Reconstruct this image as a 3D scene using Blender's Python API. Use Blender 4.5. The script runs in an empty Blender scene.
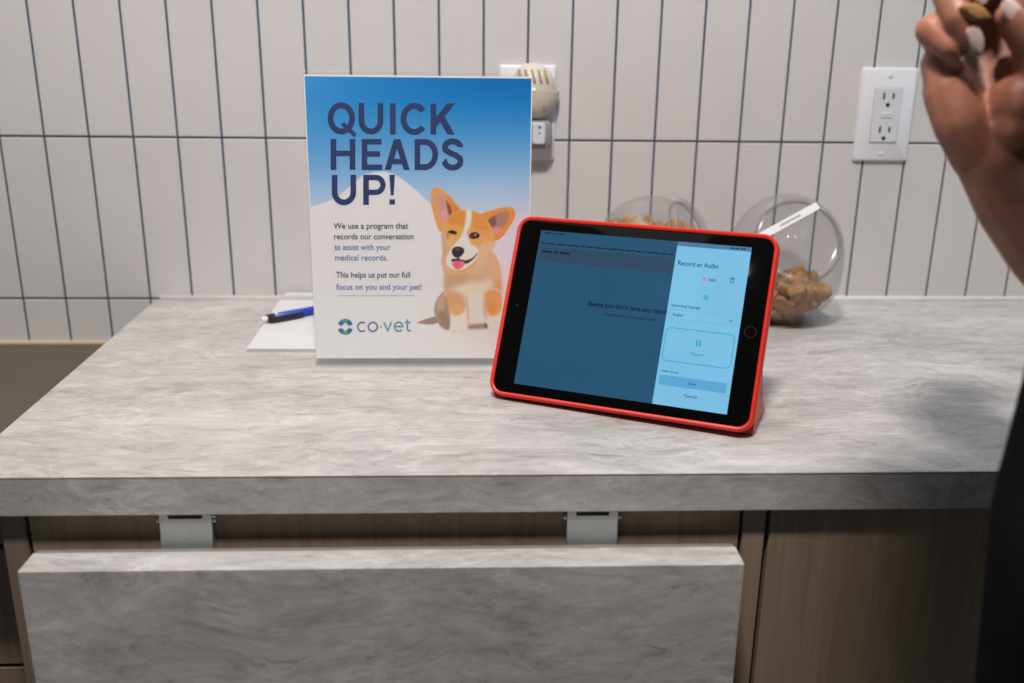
import bpy, bmesh, math, random
import numpy as np
from mathutils import Vector, Matrix

random.seed(7); np.random.seed(7)
sc = bpy.context.scene
COL = sc.collection
Z0 = 0.914                      # height of the worktop above the floor; objects are built with the worktop at z = 0

# ------------------------------------------------------------------ camera
CR = Vector((0.99913, -0.03998, 0.01216)); CU = Vector((0.0007, 0.30694, 0.95173)); CF = Vector((0.04179, 0.95089, -0.30670))
CP = Vector((0.52458, -1.23436, 0.33956))
cd = bpy.data.cameras.new('camera'); cam = bpy.data.objects.new('camera', cd); COL.objects.link(cam)
cd.sensor_width = 36.0; cd.lens = 970.86 / 1024 * 36; cd.clip_start = 0.02
M = Matrix((CR, CU, -CF)).transposed().to_4x4(); M.translation = CP + Vector((0, 0, Z0)); cam.matrix_world = M
cd.dof.use_dof = True; cd.dof.focus_distance = 0.92; cd.dof.aperture_fstop = 3.5
sc.camera = cam
# ------------------------------------------------------------------ light and exposure
sc.view_settings.view_transform = 'Standard'; sc.view_settings.look = 'None'
sc.view_settings.gamma = 1.0; sc.view_settings.exposure = 0.0; sc.view_settings.use_curve_mapping = False
w = bpy.data.worlds.new('room_air'); sc.world = w; w.use_nodes = True
bg = w.node_tree.nodes['Background']; bg.inputs[0].default_value = (0.74, 0.89, 1.0, 1); bg.inputs[1].default_value = 0.102
def area(name, loc, target, size, power, color, shape='RECTANGLE', size_y=None):
    l = bpy.data.lights.new(name, 'AREA'); l.shape = shape; l.size = size
    if size_y: l.size_y = size_y
    l.energy = power; l.color = color
    o = bpy.data.objects.new(name, l); COL.objects.link(o)
    o.location = Vector(loc) + Vector((0, 0, Z0))
    o.rotation_euler = (Vector(target) - Vector(loc)).to_track_quat('-Z', 'Y').to_euler()
    return o
area('ceiling_light_in_aisle', (0.46, -1.10, 1.60), (0.46, -0.42, 0), 0.20, 29.5, (1.0, 0.925, 0.87), size_y=0.12)
area('ceiling_light_over_worktop', (0.10, -0.45, 1.6), (0.30, -0.36, 0), 0.8, 5.6, (1.0, 0.955, 0.93), size_y=0.5)
area('ceiling_light_far_right', (1.70, -0.35, 1.5), (1.0, -0.15, 0.1), 0.6, 5.0, (0.62, 0.81, 1.0), size_y=0.4)

# ------------------------------------------------------------------ material helpers
def srgb(*c):
    return tuple(((v / 255) / 12.92 if v / 255 <= 0.04045 else ((v / 255 + 0.055) / 1.055) ** 2.4) for v in c)
class NT:
    def __init__(s, name):
        s.m = bpy.data.materials.new(name); s.m.use_nodes = True; s.t = s.m.node_tree
        s.b = s.t.nodes['Principled BSDF']; s.out = s.t.nodes['Material Output']
    def n(s, typ, **kw):
        x = s.t.nodes.new(typ)
        for k, v in kw.items(): setattr(x, k, v)
        return x
    def l(s, a, b): s.t.links.new(a, b)
    def coord(s, scale=(1, 1, 1), rot=(0, 0, 0)):
        tc = s.n('ShaderNodeTexCoord'); mp = s.n('ShaderNodeMapping')
        mp.inputs['Scale'].default_value = scale; mp.inputs['Rotation'].default_value = rot
        s.l(tc.outputs['Object'], mp.inputs['Vector']); return mp.outputs['Vector']
    def noise(s, vec, scale, detail=4, rough=0.55, dist=0.0):
        x = s.n('ShaderNodeTexNoise'); x.inputs['Scale'].default_value = scale; x.inputs['Detail'].default_value = detail
        x.inputs['Roughness'].default_value = rough; x.inputs['Distortion'].default_value = dist
        s.l(vec, x.inputs['Vector']); return x.outputs['Fac']
    def ramp(s, fac, stops):
        x = s.n('ShaderNodeValToRGB'); e = x.color_ramp.elements
        while len(e) < len(stops): e.new(0.5)
        for i, (p, c) in enumerate(stops): e[i].position = p; e[i].color = (*c, 1)
        s.l(fac, x.inputs['Fac']); return x.outputs['Color']
    def mix(s, fac, a, b, blend='MIX'):
        x = s.n('ShaderNodeMix', data_type='RGBA', blend_type=blend)
        if isinstance(fac, float): x.inputs[0].default_value = fac
        else: s.l(fac, x.inputs[0])
        for v, i in ((a, 6), (b, 7)):
            if isinstance(v, tuple): x.inputs[i].default_value = (*v, 1)
            else: s.l(v, x.inputs[i])
        return x.outputs[2]
    def bump(s, fac, strength, dist=0.001):
        x = s.n('ShaderNodeBump'); x.inputs['Strength'].default_value = strength; x.inputs['Distance'].default_value = dist
        s.l(fac, x.inputs['Height']); s.l(x.outputs['Normal'], s.b.inputs['Normal'])
def plain(name, c, rough=0.5, metal=0.0, var=0.06, scale=60, spec=0.5, bump=0.0, coat=0.0, sss=0.0):
    k = NT(name); v = k.coord(); f = k.noise(v, scale)
    lo = tuple(x * (1 - var) for x in c); hi = tuple(min(1, x * (1 + var)) for x in c)
    k.l(k.ramp(f, [(0.3, lo), (0.7, hi)]), k.b.inputs['Base Color'])
    k.b.inputs['Roughness'].default_value = rough; k.b.inputs['Metallic'].default_value = metal
    k.b.inputs['Specular IOR Level'].default_value = spec; k.b.inputs['Coat Weight'].default_value = coat
    if sss: k.b.inputs['Subsurface Weight'].default_value = sss; k.b.inputs['Subsurface Radius'].default_value = (0.01, 0.004, 0.002)
    if bump: k.bump(f, bump)
    return k.m
def glow(name, c, strength=1.0):
    k = NT(name); v = k.coord(); f = k.noise(v, 15)
    col = k.ramp(f, [(0.3, tuple(x * 0.96 for x in c)), (0.7, tuple(x * 1.04 for x in c))])
    k.b.inputs['Base Color'].default_value = (0.004, 0.004, 0.005, 1); k.b.inputs['Roughness'].default_value = 0.25
    k.b.inputs['Specular IOR Level'].default_value = 0.15
    k.l(col, k.b.inputs['Emission Color']); k.b.inputs['Emission Strength'].default_value = strength
    return k.m
def clear(name, tint=(1, 1, 1), rough=0.05, edge=0.5, base=0.04, haze=0.0, hazecol=(.8, .8, .8)):
    # thin clear plastic: see-through with a Fresnel-like gloss, a little haze
    k = NT(name); t = k.n('ShaderNodeBsdfTransparent'); t.inputs[0].default_value = (*tint, 1)
    g = k.n('ShaderNodeBsdfGlossy'); g.inputs['Roughness'].default_value = rough
    d = k.n('ShaderNodeBsdfDiffuse'); d.inputs[0].default_value = (*hazecol, 1)
    lw = k.n('ShaderNodeLayerWeight'); lw.inputs['Blend'].default_value = 0.25
    m = k.n('ShaderNodeMath', operation='MULTIPLY_ADD'); m.inputs[1].default_value = edge; m.inputs[2].default_value = base
    k.l(lw.outputs['Facing'], m.inputs[0])
    m2 = k.n('ShaderNodeMath', operation='MULTIPLY_ADD'); m2.inputs[1].default_value = haze * 1.5; m2.inputs[2].default_value = haze * 0.4
    k.l(lw.outputs['Facing'], m2.inputs[0])
    a = k.n('ShaderNodeMixShader'); b = k.n('ShaderNodeMixShader')
    k.l(m2.outputs[0], a.inputs[0]); k.l(t.outputs[0], a.inputs[1]); k.l(d.outputs[0], a.inputs[2])
    k.l(m.outputs[0], b.inputs[0]); k.l(a.outputs[0], b.inputs[1]); k.l(g.outputs[0], b.inputs[2])
    k.l(b.outputs[0], k.out.inputs['Surface']); return k.m

def laminate():
    k = NT('grey_marbled_laminate')
    v = k.coord((1, 1, 1)); vs = k.coord((2.6, 8.5, 7.0), (0.25, 0.12, 0.07))
    wv = k.n('ShaderNodeTexNoise'); wv.inputs['Scale'].default_value = 5; wv.inputs['Detail'].default_value = 3; k.l(v, wv.inputs['Vector'])
    ad = k.n('ShaderNodeVectorMath', operation='MULTIPLY_ADD'); ad.inputs[1].default_value = (.55, .55, .55)
    k.l(wv.outputs['Color'], ad.inputs[0]); k.l(vs, ad.inputs[2]); vv = ad.outputs[0]
    big = k.noise(vv, 1.9, 14, 0.80, 0.5); fine = k.noise(vv, 10.0, 10, 0.80, 0.9)
    c1 = k.ramp(big, [(0.32, (.300, .287, .279)), (0.43, (.425, .407, .395)), (0.54, (.520, .499, .485)), (0.68, (.64, .615, .597))])
    c2 = k.ramp(fine, [(0.34, (.52, .51, .505)), (0.45, (.86, .86, .86)), (0.56, (1.0, 1.0, 1.0)), (0.68, (1.28, 1.28, 1.28))])
    c = k.mix(0.85, c1, c2, 'MULTIPLY')
    vein = k.noise(vv, 3.0, 9, 0.72, 0.9); msk = k.noise(v, 16.0, 3)
    ab = k.n('ShaderNodeMath', operation='SUBTRACT'); k.l(vein, ab.inputs[0]); ab.inputs[1].default_value = 0.5
    ab2 = k.n('ShaderNodeMath', operation='ABSOLUTE'); k.l(ab.outputs[0], ab2.inputs[0])
    vf = k.ramp(ab2.outputs[0], [(0.0, (.60, .60, .60)), (0.032, (0, 0, 0))])
    vm = k.ramp(msk, [(0.46, (0, 0, 0)), (0.62, (1, 1, 1))])
    vf = k.mix(1.0, vf, vm, 'MULTIPLY')
    c = k.mix(vf, c, (.68, .665, .65))
    k.l(c, k.b.inputs['Base Color']); k.b.inputs['Roughness'].default_value = 0.45; k.b.inputs['Specular IOR Level'].default_value = 0.35
    return k.m
def wood(name, dark, mid, light, rough=0.55):
    k = NT(name); v = k.coord((22, 22, 0.9)); f = k.noise(v, 4.0, 6, 0.6, 0.6)
    v2 = k.coord((60, 60, 1.6)); g = k.noise(v2, 5.0, 4, 0.6)
    c = k.ramp(f, [(0.3, dark), (0.5, mid), (0.72, light)])
    c = k.mix(0.5, c, k.ramp(g, [(0.35, (.80, .79, .78)), (0.62, (1, 1, 1))]), 'MULTIPLY')
    k.l(c, k.b.inputs['Base Color']); k.b.inputs['Roughness'].default_value = rough; k.b.inputs['Specular IOR Level'].default_value = 0.3
    k.bump(g, 0.08); return k.m

MT = {}
MT['laminate'] = laminate()
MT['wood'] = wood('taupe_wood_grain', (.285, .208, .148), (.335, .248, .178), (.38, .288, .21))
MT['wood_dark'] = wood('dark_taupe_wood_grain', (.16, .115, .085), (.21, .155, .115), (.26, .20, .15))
MT['seam'] = plain('dark_brown_seam', (.085, .060, .050), 0.7)
MT['rail'] = plain('dull_grey_rail', (.20, .195, .19), 0.5)
MT['black'] = plain('black_gap', (.006, .005, .005), 0.8)
MT['tile'] = plain('white_glazed_tile', (.635, .615, .609), 0.28, var=0.025, scale=9, spec=0.45)
MT['grout'] = plain('navy_grout', (.046, .080, .128), 0.9, var=0.12, scale=120)
MT['caulk'] = plain('white_caulk', (.74, .71, .69), 0.5)
MT['beige'] = plain('beige_caulk', (.55, .42, .29), 0.6)
MT['taupe'] = plain('dark_taupe_counter', (.098, .081, .060), 0.5, var=0.10, scale=14)
MT['floor'] = plain('grey_vinyl_floor', (.22, .20, .18), 0.5, var=0.15, scale=6)
MT['steel'] = plain('zinc_plated_steel', (.60, .62, .60), 0.38, metal=0.85, var=0.08, scale=35)
MT['bolt'] = plain('bright_bolt_steel', (.75, .75, .72), 0.25, metal=1.0)
MT['paper'] = plain('white_paper', (.66, .65, .66), 0.7, var=0.02)
MT['plate'] = plain('white_outlet_plastic', (.74, .75, .79), 0.35, var=0.015)
MT['recept'] = plain('white_receptacle_plastic', (.68, .69, .73), 0.4, var=0.015)
MT['slot'] = plain('dark_slot', (.012, .011, .01), 0.7)
MT['cream'] = plain('cream_plastic', (.62, .56, .47), 0.4, var=0.03)
MT['tan'] = plain('tan_vent_slit', (.25, .18, .10), 0.6)
MT['bluebox'] = plain('deep_blue_plastic', (.02, .11, .38), 0.35)
MT['whitebox'] = plain('pale_blue_white_plastic', (.62, .68, .76), 0.35)
MT['shadegrey'] = plain('shade_grey', (.27, .26, .26), 0.4)  # grey colour for painted shade at the receptacle rim and plug
MT['led'] = glow('green_indicator_light', (.35, 1.0, .30), 2.0)
MT['red'] = plain('red_silicone', (.70, .022, .009), 0.42, var=0.05, scale=30)
MT['red_shade'] = plain('red_shaded_cover', (.60, .016, .012), 0.5, var=0.1, scale=80)  # darker copy of the case red, with shade put into the colour
MT['alu'] = plain('grey_aluminium', (.30, .30, .31), 0.35, metal=1.0)
MT['bezel'] = plain('black_tablet_glass', (.003, .003, .003), 0.06, var=0.05, spec=0.035)
MT['homering'] = plain('home_button_ring', (.05, .05, .055), 0.22, metal=0.7)
MT['acrylic'] = clear('clear_acrylic', (0.99, 0.992, 0.992), 0.06, 0.22, 0.008, 0.01)
MT['acryl_edge'] = clear('clear_acrylic_foot', (.975, .98, .975), 0.15, 0.25, 0.03, 0.18, (.95, .95, .95))
MT['jar'] = clear('clear_jar_plastic', (0.94, 0.94, 0.94), 0.12, 0.30, 0.012, 0.14, (.50, .48, .47))
MT['jarlid'] = clear('clear_lid_plastic', (0.93, 0.93, 0.935), 0.14, 0.22, 0.012, 0.10, (.50, .49, .49))
MT['treat'] = plain('baked_biscuit', (.39, .20, .062), 0.75, var=0.35, scale=90, bump=0.4)
MT['label'] = plain('white_label_tape', (.80, .80, .80), 0.5, var=0.02)
MT['labelgrey'] = plain('grey_label_print', (.36, .36, .37), 0.6)
MT['penblue'] = plain('cobalt_blue_plastic', (.012, .05, .46), 0.3)
MT['penblack'] = plain('black_rubber', (.012, .012, .014), 0.4)
MT['penwhite'] = plain('white_plastic', (.80, .79, .78), 0.35)
MT['skin'] = plain('warm_skin', (.41, .165, .105), 0.45, var=0.18, scale=45, bump=0.12, sss=0.12)
MT['nail'] = plain('pale_pink_nail', (.80, .60, .56), 0.25, var=0.05)
MT['cloth'] = plain('black_scrub_cloth', (.008, .008, .009), 0.9, var=0.3, spec=0.12, scale=300, bump=0.3)
MT['hair'] = plain('dark_brown_hair', (.03, .018, .012), 0.6, var=0.4, scale=200)
MT['eye'] = plain('eye_white', (.7, .68, .66), 0.25)
MT['shoe'] = plain('white_shoe_rubber', (.55, .55, .55), 0.6)
MT['ink_head'] = plain('navy_ink', srgb(46, 62, 116), 0.6, var=0.04)
MT['ink_dark'] = plain('charcoal_ink', srgb(66, 72, 92), 0.6)
MT['ink_blue'] = plain('sky_blue_ink', srgb(92, 140, 190), 0.6)
MT['ink_grey'] = plain('pale_grey_ink', srgb(201, 197, 199), 0.6)
MT['logo_a'] = plain('logo_slate_ink', srgb(112, 126, 164), 0.6)
MT['logo_b'] = plain('logo_teal_ink', srgb(92, 158, 182), 0.6)
MT['logo_blue'] = plain('logo_blue_ink', srgb(62, 118, 182), 0.6)
MT['logo_green'] = plain('logo_green_ink', srgb(96, 172, 138), 0.6)
MT['ui_dim'] = glow('dimmed_blue_screen', srgb(36, 82, 112), 1.0)
MT['ui_bar'] = glow('dimmed_grey_toolbar', srgb(46, 72, 96), 1.0)
MT['ui_panel'] = glow('pale_blue_panel', srgb(122, 190, 226), 1.0)
MT['ui_status'] = glow('dimmed_status_bar', srgb(74, 122, 158), 1.0)
MT['ui_save'] = glow('greyed_blue_button', srgb(92, 166, 210), 1.0)
MT['ui_ink'] = glow('dark_interface_ink', srgb(40, 72, 104), 1.0)
MT['ui_inkdim'] = glow('dim_interface_ink', srgb(12, 38, 66), 1.0)
MT['ui_teal'] = glow('teal_interface_ink', srgb(42, 168, 190), 1.0)
MT['ui_line'] = glow('thin_field_line', srgb(104, 168, 208), 1.0)
MT['ui_pink'] = glow('pink_record_dot', srgb(206, 130, 170), 1.0)

# ------------------------------------------------------------------ mesh helpers
def obj(name, bm_or_me, m, parent=None, smooth=None):
    if isinstance(bm_or_me, bmesh.types.BMesh):
        me = bpy.data.meshes.new(name); bm_or_me.normal_update(); bm_or_me.to_mesh(me); bm_or_me.free()
    else: me = bm_or_me
    me.name = name
    o = bpy.data.objects.new(name, me); COL.objects.link(o)
    if m: me.materials.append(MT[m] if isinstance(m, str) else m)
    if parent: o.parent = parent
    if smooth is not None:
        for f in me.polygons: f.use_smooth = True
        if smooth < 180:
            me.set_sharp_from_angle(angle=math.radians(smooth))
    return o
def empty(name, loc, mat=None):
    o = bpy.data.objects.new(name, None); COL.objects.link(o); o.empty_display_size = 0.02
    if mat is not None: o.matrix_world = mat
    else: o.location = loc
    return o
def tag(o, label=None, cat=None, group=None, kind=None):
    for k, v in (('label', label), ('category', cat), ('group', group), ('kind', kind)):
        if v: o[k] = v
    return o
def BM(): return bmesh.new()
def box(bm, x0, x1, y0, y1, z0, z1, bev=0.0, seg=2):
    r = bmesh.ops.create_cube(bm, size=1.0)
    vs = r['verts']
    for v in vs: v.co = Vector(((x0 + x1) / 2 + v.co.x * (x1 - x0), (y0 + y1) / 2 + v.co.y * (y1 - y0), (z0 + z1) / 2 + v.co.z * (z1 - z0)))
    if bev:
        es = list({e for v in vs for e in v.link_edges})
        bmesh.ops.bevel(bm, geom=es, offset=bev, segments=seg, profile=0.5, affect='EDGES')
    return bm
def loft(bm, loops, cap0=True, cap1=True):
    rows = [[bm.verts.new(p) for p in lp] for lp in loops]; n = len(rows[0])
    for a, b in zip(rows, rows[1:]):
        for i in range(n): bm.faces.new((a[i], a[(i + 1) % n], b[(i + 1) % n], b[i]))
    if cap0: bm.faces.new(rows[0][::-1])
    if cap1: bm.faces.new(rows[-1])
    return bm
def prism(bm, pts, axis_lo, axis_hi, f):
    """extrude a polygon: f(u, v, w) -> point"""
    return loft(bm, [[f(u, v, axis_lo) for u, v in pts], [f(u, v, axis_hi) for u, v in pts]])
def rrect(x0, x1, y0, y1, r, n=8):
    o = []
    for cx, cy, a0 in ((x1 - r, y1 - r, 0), (x0 + r, y1 - r, 90), (x0 + r, y0 + r, 180), (x1 - r, y0 + r, 270)):
        for k in range(n + 1):
            a = math.radians(a0 + 90 * k / n); o.append((cx + r * math.cos(a), cy + r * math.sin(a)))
    return o
def frame_of(d):
    d = Vector(d).normalized(); h = Vector((0, 0, 1)) if abs(d.z) < 0.9 else Vector((1, 0, 0))
    a = d.cross(h).normalized(); return a, a.cross(d).normalized(), d
def tube(bm, pts, radii, n=14, squash=1.0):
    loops = []
    for i, p in enumerate(pts):
        d = Vector(pts[min(i + 1, len(pts) - 1)]) - Vector(pts[max(i - 1, 0)])
        a, b, _ = frame_of(d); r = radii[i] if hasattr(radii, '__len__') else radii
        loops.append([Vector(p) + a * r * math.cos(t) + b * r * squash * math.sin(t) for t in [2 * math.pi * k / n for k in range(n)]])
    return loft(bm, loops)
def lathe(bm, prof, C, N, n=64, cap0=True, cap1=True):
    """prof: list of (radius, height along N)"""
    a, b, d = frame_of(N); C = Vector(C)
    return loft(bm, [[C + d * h + a * r * math.cos(t) + b * r * math.sin(t) for t in [2 * math.pi * k / n for k in range(n)]] for r, h in prof], cap0, cap1)
_b = bmesh.new(); bmesh.ops.create_icosphere(_b, subdivisions=2, radius=1.0); ICO = [v.co.copy() for v in _b.verts]; _b.free()
def capsule_hull(bm, p, q, r1, r2):
    """convex hull of two balls"""
    t = bmesh.new()
    vs = [t.verts.new(Vector(c) + u * r) for c, r in ((p, r1), (q, r2)) for u in ICO]
    bmesh.ops.convex_hull(t, input=vs)
    bmesh.ops.delete(t, geom=[v for v in t.verts if not v.link_faces], context='VERTS')
    m = bpy.data.meshes.new('h'); t.to_mesh(m); t.free(); bm.from_mesh(m); bpy.data.meshes.remove(m)
def fuse(bm, voxel, smooth_it=4):
    me = bpy.data.meshes.new('tmp'); bm.to_mesh(me); bm.free()
    o = bpy.data.objects.new('tmp', me); COL.objects.link(o)
    m = o.modifiers.new('r', 'REMESH'); m.mode = 'VOXEL'; m.voxel_size = voxel
    s = o.modifiers.new('s', 'SMOOTH'); s.iterations = smooth_it; s.factor = 0.5
    dg = bpy.context.evaluated_depsgraph_get(); dg.update()
    out = bpy.data.meshes.new_from_object(o.evaluated_get(dg))
    bpy.data.objects.remove(o); bpy.data.meshes.remove(me); return out

# flat lettering: everything returns list of polygons / quads in 2-D
def stroke(pts, w, closed=False):
    P = [np.array(p, float) for p in pts]; n = len(P); L = []; Rr = []
    for i in range(n):
        if closed: a, b, c = P[i - 1], P[i], P[(i + 1) % n]
        else: a, b, c = P[max(i - 1, 0)], P[i], P[min(i + 1, n - 1)]
        d1 = b - a; d2 = c - b
        if np.hypot(*d1) < 1e-9: d1 = d2
        if np.hypot(*d2) < 1e-9: d2 = d1
        d1 = d1 / np.hypot(*d1); d2 = d2 / np.hypot(*d2)
        n1 = np.array([-d1[1], d1[0]]); n2 = np.array([-d2[1], d2[0]]); m = n1 + n2; m /= max(np.hypot(*m), 1e-6)
        k = min(1 / max(m @ n1, 0.35), 2.0)
        L.append(b + m * w / 2 * k); Rr.append(b - m * w / 2 * k)
    q = []
    for i in range(n if closed else n - 1):
        j = (i + 1) % n; q.append([L[i], L[j], Rr[j], Rr[i]])
    return q
def arc(cx, cy, rx, ry, a0, a1, n=20):
    return [(cx + rx * math.cos(math.radians(a0 + (a1 - a0) * k / n)), cy + ry * math.sin(math.radians(a0 + (a1 - a0) * k / n))) for k in range(n + 1)]
def flat(name, polys, m, parent, to3, smooth=None):
    bm = BM()
    for i, p in enumerate(polys):
        vs = [bm.verts.new(Vector(to3(*q)) + Vector((0, 0, (i * 7 % 23) * 2.5e-6))) for q in p]
        try: bm.faces.new(vs)
        except ValueError: pass
    bmesh.ops.recalc_face_normals(bm, faces=bm.faces)
    return obj(name, bm, m, parent)
def text_mesh(s, x0, y0, width, height, bold, slope=0.0):
    """outline text fitted to a box; returns polygons (x, y) with baseline-left at x0, y0. height: cap height"""
    cu = bpy.data.curves.new('t', 'FONT'); cu.body = s; cu.size = 1.0; cu.offset = bold; cu.resolution_u = 3
    o = bpy.data.objects.new('t', cu); COL.objects.link(o)
    dg = bpy.context.evaluated_depsgraph_get(); dg.update()
    me = bpy.data.meshes.new_from_object(o.evaluated_get(dg))
    v = np.array([x.co[:2] for x in me.vertices]); mn = v[:, 0].min(); mx = v[:, 0].max()
    sx = width / (mx - mn); sy = height / 0.72
    out = [[(x0 + (v[i][0] - mn) * sx, y0 + v[i][1] * sy + slope * (v[i][0] - mn) * sx) for i in p.vertices] for p in me.polygons]
    bpy.data.objects.remove(o); bpy.data.curves.remove(cu); bpy.data.meshes.remove(me); return out
def dashes(x0, x1, y, h, lens):
    out = []; x = x0; i = 0
    while x < x1 - 1e-6:
        l = min(lens[i % len(lens)], x1 - x); out.append([(x, y), (x + l, y), (x + l, y + h), (x, y + h)]); x += l + h * 0.9; i += 1
    return out

# ================================================================== SETTING
TX, TZ = 0.053975, 0.206375
tag(obj('floor', box(BM(), -1.6, 2.6, -3.0, 0.02, -Z0 - 0.03, -Z0), 'floor'), kind='structure')
bm = BM(); box(bm, -1.6, 2.6, 0.0014, 0.10, -Z0, 1.25)
wall = tag(obj('wall_back', bm, 'grout'), kind='structure')
bm = BM(); g = 0.0027
for i in range(-28, 46):
    for k in range(-2, 6):
        x0 = i * TX + g / 2; z1 = 0.2065 + k * TZ - g / 2; z0 = z1 - TZ + g
        a = [(x0, z0), (x0 + TX - g, z0), (x0 + TX - g, z1), (x0, z1)]
        b_ = 0.0008; b = [(x0 + b_, z0 + b_), (x0 + TX - g - b_, z0 + b_), (x0 + TX - g - b_, z1 - b_), (x0 + b_, z1 - b_)]
        j = random.uniform(-0.00012, 0.00012)
        loft(bm, [[(x, 0.0018, z) for x, z in a], [(x, 0.0006, z) for x, z in a], [(x, j, z) for x, z in b]], False, True)
obj('tiles', bm, 'tile', wall)
XL, YF, TH = 0.1158, -0.5276, 0.0345
bm = BM(); tube(bm, [(XL + 0.006, -0.001, 0.001), (0.8, -0.001, 0.001), (1.75, -0.001, 0.001)], 0.0042, 10)
tag(obj('trim_1', bm, 'caulk', smooth=180), kind='structure')
bm = BM(); tube(bm, [(-1.5, -0.002, -0.0595), (-0.6, -0.002, -0.0595), (XL + .01, -0.002, -0.0595)], 0.0036, 10)
tag(obj('trim_2', bm, 'beige', smooth=180), kind='structure')

# ================================================================== WORKTOP AND CABINETS
bm = BM(); box(bm, XL, 1.75, YF, -0.0006, -TH, 0.0, 0.0009)
wt = tag(obj('worktop', bm, 'laminate'), 'grey marbled laminate worktop with square front edge against the tiled wall', 'worktop')
bm = BM(); box(bm, XL - 0.0001, 1.75, YF - 0.00012, YF + 0.002, -0.0017, -0.0009)
sm_ = obj('edge_seam', bm, 'seam', wt); sm_['label'] = 'thin dark seam along the front edge'

cab = tag(empty('base_cabinet', (0.6, -0.25, -Z0)), 'taupe wood-grain base cabinet standing under the marbled worktop', 'cabinet')
cab_off = Vector((0.6, -0.25, -Z0))
def part(name, bm, m, parent, off, smooth=None):
    bmesh.ops.translate(bm, verts=bm.verts, vec=-Vector(off)); return obj(name, bm, m, parent, smooth)
YC = -0.5176
bm = BM(); box(bm, 0.1470, 1.74, YC + 0.0195, -0.004, -0.80, -TH - 0.0005)
part('carcass', bm, 'black', cab, cab_off)
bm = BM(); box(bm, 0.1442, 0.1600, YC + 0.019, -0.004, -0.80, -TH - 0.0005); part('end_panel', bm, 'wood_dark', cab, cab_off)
bm = BM(); box(bm, 0.1442, 0.1640, YC, YC + 0.019, -0.80, -TH - 0.001, 0.0006); part('stile', bm, 'wood_dark', cab, cab_off)  # darker wood colour stands in for shade at the left end
bm = BM(); box(bm, 0.7515, 0.7702, YC, YC + 0.019, -0.80, -TH - 0.001, 0.0006); part('stile', bm, 'wood', cab, cab_off)
bm = BM(); box(bm, 0.1668, 0.7485, YC + 0.001, YC + 0.019, -0.80, -TH - 0.001, 0.0006); part('front_panel', bm, 'wood', cab, cab_off)
bm = BM(); box(bm, 0.7745, 1.26, YC, YC + 0.019, -0.80, -TH - 0.002, 0.0008); part('door', bm, 'wood', cab, cab_off)
bm = BM(); box(bm, 1.264, 1.74, YC, YC + 0.019, -0.80, -TH - 0.002, 0.0008); part('door', bm, 'wood', cab, cab_off)
bm = BM(); box(bm, 0.15, 1.74, -0.43, -0.41, -Z0, -0.80); part('toe_kick', bm, 'black', cab, cab_off)

# fold-down shelf leaf hanging on two steel brackets
shelf = tag(empty('folding_shelf', (0.459, -0.55, -0.4)), 'grey marbled fold-down shelf leaf hanging folded below the worktop edge', 'shelf')
so = Vector((0.459, -0.55, -0.4))
bm = BM(); box(bm, 0.1777, 0.7398, -0.5680, -0.5398, -0.52, -0.0600, 0.0008)
part('leaf', bm, 'laminate', shelf, so)
bm = BM(); box(bm, 0.1785, 0.7390, -0.5396, -0.5337, -0.518, -0.0604, 0.0012)
part('backing_rail', bm, 'rail', shelf, so)
for bx0, bx1 in ((0.2735, 0.3150), (0.6030, 0.6445)):
    prof = [(-0.5240, -0.0350), (-0.5242, -0.045), (-0.5250, -0.054), (-0.5268, -0.062), (-0.5298, -0.070), (-0.5318, -0.080), (-0.5325, -0.10)]
    bm = BM(); rows = []
    for y, z in prof: rows.append([(bx0, y, z), (bx1, y, z), (bx1, y + 0.0018, z + 0.0006), (bx0, y + 0.0018, z + 0.0006)])
    loft(bm, rows)
    for xx in (bx0, bx1 - 0.0018):
        loft(bm, [[(xx, y + 0.0002, z), (xx + 0.0018, y + 0.0002, z), (xx + 0.0018, YC + 0.0005, z), (xx, YC + 0.0005, z)] for y, z in prof])
    br = part('bracket', bm, 'steel', shelf, so, 30); br['label'] = 'zinc steel hinge bracket'
    bm = BM(); cx = (bx0 + bx1) / 2
    prism(bm, rrect(cx - 0.0135, cx + 0.0135, -0.0392, -0.0340, 0.0008, 3), -0.5250, -0.5236, lambda u, v, q: (u, q, v))
    bmesh.ops.recalc_face_normals(bm, faces=bm.faces)
    part('slot', bm, 'slot', br, so)
    for xx, dx in ((bx0, -1), (bx1, 1)):
        for zz in ((-0.0425, -0.0385) if dx > 0 and bx0 < 0.5 else (-0.0425,)):
            bm = BM(); lathe(bm, [(0.0006, 0.0034), (0.0015, 0.003), (0.0017, 0.0015), (0.0017, -0.001)], (xx, -0.5212, zz), (dx, 0, 0), 12)
            part('bolt_head', bm, 'bolt', br, so, 40)

# lower counter at the left, with drawers
lc = BM(); box(lc, -1.5, 0.1430, -0.47, -0.0008, -0.092, -0.0610, 0.001)
tag(obj('lower_counter', lc, 'taupe'), 'dark taupe lower counter left of the marbled worktop, against the tiles', 'counter')
dk = tag(empty('drawer_cabinet', (-0.6, -0.25, -Z0)), 'dark brown drawer cabinet under the lower counter at far left', 'cabinet'); do = Vector((-0.6, -0.25, -Z0))
bm = BM(); box(bm, -1.5, 0.1430, -0.45, -0.004, -Z0, -0.0925); part('carcass', bm, 'black', dk, do)
for za, zb in ((-0.215, -0.098), (-0.50, -0.219), (-0.86, -0.504)):
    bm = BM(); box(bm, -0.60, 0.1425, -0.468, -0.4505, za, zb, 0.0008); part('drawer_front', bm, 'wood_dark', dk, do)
    bm = BM(); box(bm, -1.5, -0.603, -0.468, -0.4505, za, zb, 0.0008); part('drawer_front', bm, 'wood_dark', dk, do)

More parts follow.
